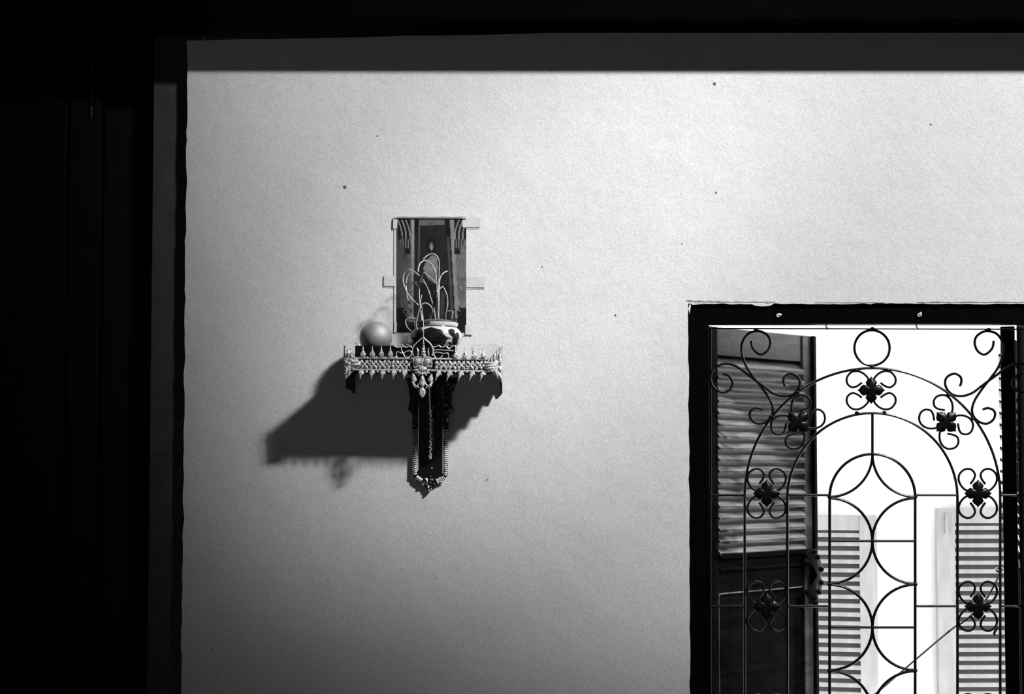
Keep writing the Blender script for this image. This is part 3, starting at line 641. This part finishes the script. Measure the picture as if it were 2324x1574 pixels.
# ------------------------------------------------------------------ photograph taped to the wall (print drawn vertex by vertex)
Z2 = lambda x, y, Y=0.0: P(840 + x / 4.77, 470 + y / 4.77, Y)
x0, x1, y0, y1 = 258, 1042, 98, 1352
def poly(px, py, pts):
    c = False; j = len(pts) - 1
    for i in range(len(pts)):
        xi, yi = pts[i]; xj, yj = pts[j]
        if (yi > py) != (yj > py) and px < (xj - xi) * (py - yi) / (yj - yi) + xi: c = not c
        j = i
    return c
ROBE = [(600, 600), (640, 545), (680, 515), (730, 545), (735, 650), (725, 790), (700, 830), (640, 790), (590, 720), (575, 660)]
def lum(x, y):
    nz = noise.noise(Vector((x * .05, y * .02, 0))) * .35 + noise.noise(Vector((x * .012, y * .008, 5))) * .3
    t = (y - 130) / 1100
    le = 482 - 14 * t; re = 862 + 62 * t
    if x < 284: return .62 + .08 * nz
    if y < 128: return .5 + .3 * math.sin(x * .03) * .3 if y < 108 else (.03 if y > 116 else .3)
    v = .17 * (1 + .7 * nz)
    if x < le:
        v = (.13 + .12 * max(0, (x - 400) / 80)) * (1 + .8 * nz)
        if le - 28 < x: v = .34 * (1 + .5 * nz) * (1 - .4 * max(0, t))
    elif x > re:
        v = .2 * (1 + .8 * nz)
        if x < re + 40: v = .27 * (1 + .5 * nz)
    else:
        pl = math.sin((x - 660) * .23 / (1 + .25 * t) + math.sin(y * .01) * .4)
        v = .035 + .03 * max(0, pl) + .02 * nz
        if x < le + 45 and y < 290 or x > re - 55 and y < 330: v = .008
        if abs(x - (le + 52)) < 9 and 200 < y < 700: v = .14
        if re - 42 < x < re - 18 and y > 330: v = .12 * (1 + .5 * nz)
        if re - 10 < x: v = .012
        if 528 < x < 806 and 140 < y < 200 - (x - 528) * .02: v = .19 * (1 + .4 * nz)
        if abs(x - 655) < 5 and 170 < y < 205: v = .01
        hd = ((x - 662) / 58) ** 2 + ((y - 415) / 78) ** 2
        if hd < 1: v = .012
        fc = ((x - 664) / 24) ** 2 + ((y - 425) / 48) ** 2
        if fc < 1: v = .08 + .2 * (1 - fc) + (.12 if y > 425 and abs(x - 668) < 9 else 0)
        if abs(x - 662) < 10 and 320 < y < 350: v = .02
        if poly(x, y, [(600, 520), (640, 490), (700, 485), (735, 520), (800, 580), (800, 720), (560, 720), (560, 590)]): v = .05 * (1 + nz)
        if poly(x, y, ROBE): v = .25 * (1 + .6 * nz) * (1 - .25 * max(0, (y - 650) / 200))
        if y > 840 and 540 < x < 840: v = .012 + .02 * max(0, math.sin(x * .2))
    # carved brackets in the upper corners
    for cx, sg in ((385, 1), (965, -1)):
        dx = (x - cx) * sg
        if 140 < y < 470 and -85 < dx < 55 and dx > -85 + (y - 330) * .6:
            w = -40 + (y - 140) * .16 if y < 350 else -10
            v = .03
            st = abs((dx - w - 20 * math.sin((y - 140) * .012)))
            if y < 350 and (st < 7 or abs(st - 42) < 6): v = .3
            if y >= 350 and math.sin(dx * .22 + 1) > .3 and y < 450: v = .22
        if 470 <= y < 510 and abs(dx - 20) < 30: v = .03
    if y > 1090:
        for cx, s in ((340, 1), (1000, -1)):
            k = (x - cx) * s
            if k < 60 * noise.noise(Vector((x * .03, y * .03, 2))) + 40 + (y - 1100) * .15: v = min(v, .015 + .06 * max(0, noise.noise(Vector((x * .06, y * .06, 1)))))
    if x > 284 and y > 1240: v = min(v, .03)
    if poly(x, y, [(284, 780), (330, 780), (330, 1100), (284, 1100)]): v *= .8
    return max(.003, min(.72, v * .8 if v > .3 else 2.2 * v * v + v * .14))
NX, NY = 112, 178
vs = []; fs = []; cols = []
for j in range(NY + 1):
    for i in range(NX + 1):
        x = x0 + (x1 - x0) * i / NX; y = y0 + (y1 - y0) * j / NY
        p = Z2(x, y); bow = -.0012 - .0009 * math.sin(math.pi * i / NX) - .0006 * (j / NY)
        vs.append(Vector((p.x, bow, p.z))); cols.append(lum(x, y))
for j in range(NY):
    for i in range(NX):
        a = j * (NX + 1) + i; fs.append([a, a + NX + 1, a + NX + 2, a + 1])
pp = empty('photo_print', (Z2(650, 1352).x, 0, Z2(650, 1352).z)); tag(pp, 'photograph of a curtained shrine statue taped to the wall above the shelf', 'photo')
m = MB(); m.add(vs, fs); po = m.build('printed_face', 'print', pp)
ca = po.data.color_attributes.new('print', 'FLOAT_COLOR', 'POINT')
for i, c in enumerate(cols): ca.data[i].color = (c, c, c, 1)
bk = [Z2(x0, y0), Z2(x1, y0), Z2(x1, y1), Z2(x0, y1)]
MB().slab([Vector((p.x, -.0002, p.z)) for p in bk], (0, -.0006, 0)).build('paper', 'plastic', pp, smooth=False)
MB().tube([Z2(262, 118, -.003), Z2(500, 122, -.003), Z2(1036, 124, -.003)], .0008, 6).build('top_edge', 'tape_dark', pp)
def tape(l, m='tape', lift=-.0016):
    pts = [Z2(x, y) for x, y in l]; MB().slab([Vector((p.x, lift, p.z)) for p in pts], (0, -.0003, 0)).build('tape', m, pp, smooth=False)
tape([(1000, 108), (1195, 105), (1195, 216), (1000, 218)], lift=-.0012)
tape([(148, 742), (300, 740), (300, 857), (148, 852)], lift=-.0012)
tape([(1030, 757), (1262, 752), (1242, 872), (1030, 866)], lift=-.0012)
tape([(250, 112), (298, 118), (292, 232), (246, 232)], lift=-.0020)
tape([(262, 1248), (290, 1248), (288, 1358), (258, 1356)], lift=-.0020)
tape([(1030, 1275), (1085, 1282), (1110, 1385), (1030, 1378)], lift=-.0020)
for l in ([(150, 745), (150, 853), (272, 857)], [(1050, 867), (1243, 870)], [(1040, 219), (1192, 217)], [(995, 1378), (1070, 1379), (1108, 1385)], [(249, 120), (246, 235), (272, 236)]):
    MB().tube([Z2(x, y, -.0028) for x, y in l], .0005, 5).build('tape_edge', 'tape_dark', pp)

# ------------------------------------------------------------------ things on the shelf
OY = -.072
c = P(853, 761, OY)
m = MB(); r = .0362; cc = Vector((c.x, OY, ztop + r * .98)); m.ball(cc, r, r, r * .98, 40, 26)
for v in m.v:
    d = (v - cc); v += d.normalized() * .0006 * noise.noise(d * 60)
b = m.build('ball', 'ball'); tag(b, 'smooth pale round ball resting on the black altar shelf beside the photograph', 'ball')
# incense pot
pc = P(989, 790, OY); pot = empty('incense_pot', (pc.x, OY, ztop)); tag(pot, 'squat glazed incense pot painted with dark leaves on the altar shelf', 'pot')
U = 3.128 / FPX
hz = lambda py: P(989, py, OY).z - ztop
prof = [(.001, .0005), (.034, .0005), (.037, .003), (.043, hz(789)), (.0525, hz(779)), (.0575, hz(768)), (.0575, hz(760)), (.0545, hz(752)), (.0495, hz(746.5)), (.0465, hz(744)), (.0462, hz(743)), (.0475, hz(741.5)), (.0490, hz(737)), (.0490, hz(733)), (.0472, hz(731.5)), (.044, hz(732)), (.043, hz(738)), (.043, hz(744))]
fine = []
for i in range(len(prof) - 1):
    for t in range(9):
        k = t / 9; fine.append((prof[i][0] * (1 - k) + prof[i + 1][0] * k, prof[i][1] * (1 - k) + prof[i + 1][1] * k))
fine.append(prof[-1])
m = MB(); m.lathe((pc.x, OY, ztop), fine, 220); body = m.build('pot_body', 'glaze', pot)
def z5(v):                                                     # pixel in the close crop of the pot, for painting its front
    d = Vector(v) - CAM; f = Vector((0, math.cos(PITCH), math.sin(PITCH))); u = Vector((0, -math.sin(PITCH), math.cos(PITCH)))
    k = d.dot(f); px = 1162 + d.x / k * FPX; py = 787 - (d.dot(u) / k - SHIFT * 2324 / FPX) * FPX
    return (px - 880) * 11.62, (py - 690) * 11.62
LEAVES = [[(590, 780), (640, 680), (740, 720), (860, 740), (980, 650), (1150, 600), (1280, 640), (1400, 670), (1500, 720), (1530, 760), (1440, 760), (1560, 860), (1690, 910), (1570, 930), (1500, 1060), (1400, 1120), (600, 1120), (570, 950)],
          [(1590, 680), (1680, 635), (1760, 680), (1780, 780), (1840, 735), (1890, 800), (1890, 890), (1850, 920), (1850, 1000), (1800, 1110), (1690, 1060), (1690, 960), (1720, 880), (1650, 820), (1600, 760)],
          [(1620, 980), (1670, 1010), (1700, 1080), (1640, 1090), (1590, 1020)], [(560, 700), (640, 640), (700, 700), (640, 760), (580, 900)]]
cdl = body.data.color_attributes.new('print', 'FLOAT_COLOR', 'POINT')
bw = world_of(body)
for i, v in enumerate(body.data.vertices):
    wv = bw @ v.co; q = z5(wv); c_ = .62
    relz = wv.z - ztop
    if wv.y < OY + .02:
        if relz < hz(744):
            if q[0] < 900 or any(poly(q[0], q[1], L) for L in LEAVES): c_ = .012
        if hz(744.6) < relz < hz(742.5): c_ = .06
    elif relz < hz(747) and relz > .01:
        aa = math.atan2(wv.y - OY, wv.x - pc.x); c_ = .012 if math.sin(aa * 5 + relz * 60) > .1 else .62
    if relz > hz(741) and q[0] < 1120: c_ = .12 + .1 * noise.noise(wv * 200)
    if relz > hz(733.5): c_ = .06
    if relz > hz(746) and q[0] < 960: c_ = .03
    cdl.data[i].color = (c_, c_, c_, 1)
# ash heap in the pot
m = MB(); m.lathe((pc.x, OY, ztop), [(.0435, hz(738)), (.042, hz(733)), (.038, hz(729.5)), (.03, hz(727)), (.018, hz(725.5)), (.004, hz(724.5))], 40)
for v in m.v: v.z += .0022 * noise.noise(v * 140)
m.build('ash_heap', 'ash', pot)
ASHZ = ztop + hz(730)
# burnt-down incense sticks, each its own thing
def stick(pts, r, name, m, label, group, cat='incense'):
    o = MB().tube(pts, r, 6).build(name, m); tag(o, label, cat, group); return o
for k in range(13):
    xx = 690 + k * 11.5; h0 = [905, 930, 880, 920, 960, 900, 935, 890, 915, 940, 900, 970, 1010][k]; yy = OY + [-.012, .01, .0, -.018, .015, .006, -.008, .014, -.014, .003, .011, -.004, .008][k]
    px0 = 840 + (xx - 4 + 3 * math.sin(k * 2)) / 4.77; px1 = 840 + (xx + 3 * math.cos(k * 3)) / 4.77
    pb = P(px0, 733, yy); pt_ = P(px1, 470 + h0 / 4.77, yy)
    stick([pb, (pb + pt_) / 2, pt_], .0011, 'incense_stick', 'stem', 'thin dark straight incense stem standing in the ash of the painted pot', 'straight incense stems in the pot')
CURLS = [
 ([(742, 1190), (742, 1000), (740, 880), (744, 750), (748, 620), (738, 555), (706, 516), (668, 503), (622, 522), (575, 560)], .0011, -.006),
 ([(728, 1190), (726, 1000), (722, 850), (714, 760), (704, 690), (672, 625), (632, 588), (590, 576), (548, 602), (524, 650), (520, 700)], .0012, -.016),
 ([(570, 1190), (530, 1080), (512, 1048), (440, 980), (388, 895), (358, 800), (366, 725), (400, 684), (440, 678), (488, 704), (532, 742)], .0012, -.024),
 ([(500, 1200), (455, 1180), (422, 1060), (396, 920), (392, 800), (412, 735), (445, 712), (470, 722)], .001, -.012),
 ([(505, 1205), (470, 1190), (436, 1080), (418, 980), (430, 890), (470, 810), (520, 860)], .0009, -.018),
 ([(560, 1200), (540, 1050), (532, 930), (540, 820), (562, 745), (582, 708), (640, 755), (722, 828)], .0012, -.028),
 ([(705, 1195), (700, 1150), (690, 1080), (662, 1000), (640, 930), (610, 850), (570, 780)], .0011, -.021),
 ([(660, 1200), (676, 1160), (678, 1115), (650, 1062), (600, 1036), (565, 1050)], .001, -.026),
 ([(742, 1190), (748, 900), (752, 800), (768, 742), (800, 708), (838, 690)], .0011, .002),
 ([(815, 1195), (826, 1120), (840, 1050), (834, 960), (812, 900), (780, 860), (730, 915)], .001, -.008),
 ([(660, 1200), (650, 1170), (690, 1085), (668, 1010), (640, 905), (590, 825), (540, 800), (485, 820)], .0009, -.012),
 ([(520, 1205), (450, 1215), (410, 1195), (380, 1160), (350, 1110)], .0008, -.03),
 ([(480, 1200), (415, 1195), (386, 1230), (398, 1290), (440, 1338)], .0009, -.033),
 ([(812, 1200), (816, 1165), (822, 1128), (860, 1124), (897, 1126), (890, 1165), (882, 1205)], .001, -.012),
]
for k, (l, r, dy) in enumerate(CURLS):
    pts = []
    nl = len(l)
    for i, (x, y) in enumerate(l):
        t = i / (nl - 1); pts.append(Z2(x, y, OY + dy * (.4 + .6 * t) + .004 * math.sin(k + i)))
    pts = spline(pts, 6)
    if pts[0].z > ASHZ: pts[0].z = ASHZ - .003
    lab = {0: 'tallest pale incense stick arching over in front of the photographed statue', 2: 'pale incense stick bent into the widest loop beside the photograph edge', 8: 'pale incense stick with its tip forking off away from the loops',
           13: 'short incense stick folded into a square hook at the pot rim', 12: 'short incense stick drooping outside the pot rim towards the ball', 11: 'dark burnt incense stick pointing out low over the pot rim'}.get(k, 'thin burnt incense stick curling over from the painted pot')
    stick(pts, r * 1.15, 'incense_coil', 'ash_curl' if k not in (4, 10, 11) else 'ash_dark', lab, 'curled incense in the pot')
# thread tied to the tip of the crest
tip = z1([(828, 168)], CY)[0]
th = MB().tube(spline([tip + Vector((0, -.0005, -.001)), Z2(579, 1330, CY + .005), Z2(577, 1250, -.12), Z2(566, 1120, -.11), Z2(548, 1020, -.105), Z2(560, 950, -.1), Z2(548, 1000, -.1), Z2(530, 1120, -.105), Z2(500, 1270, -.11), Z2(528, 1345, -.113), Z2(545, 1400, -.113), Z2(548, 1475, GYY)], 6), .0008, 6).build('thread', 'ash_curl')
tag(th, 'thin pale thread rising from the pointed crest of the altar shelf', 'thread')
# clear cup at the right end
cq = P(1101, 800, OY + .008); cr_ = .032; top = P(1104, 784, OY).z - zlow
m = MB(); m.lathe((cq.x, OY + .008, zlow), [(.0005, .0), (.026, .0), (.0275, .002), (cr_ - .001, top - .001), (cr_, top), (cr_ - .001, top), (cr_ - .0022, top - .002), (.0262, .004), (.0005, .004)], 48)
cu = m.build('clear_cup', 'glass'); tag(cu, 'small clear cup standing at the bare end of the altar shelf', 'cup')
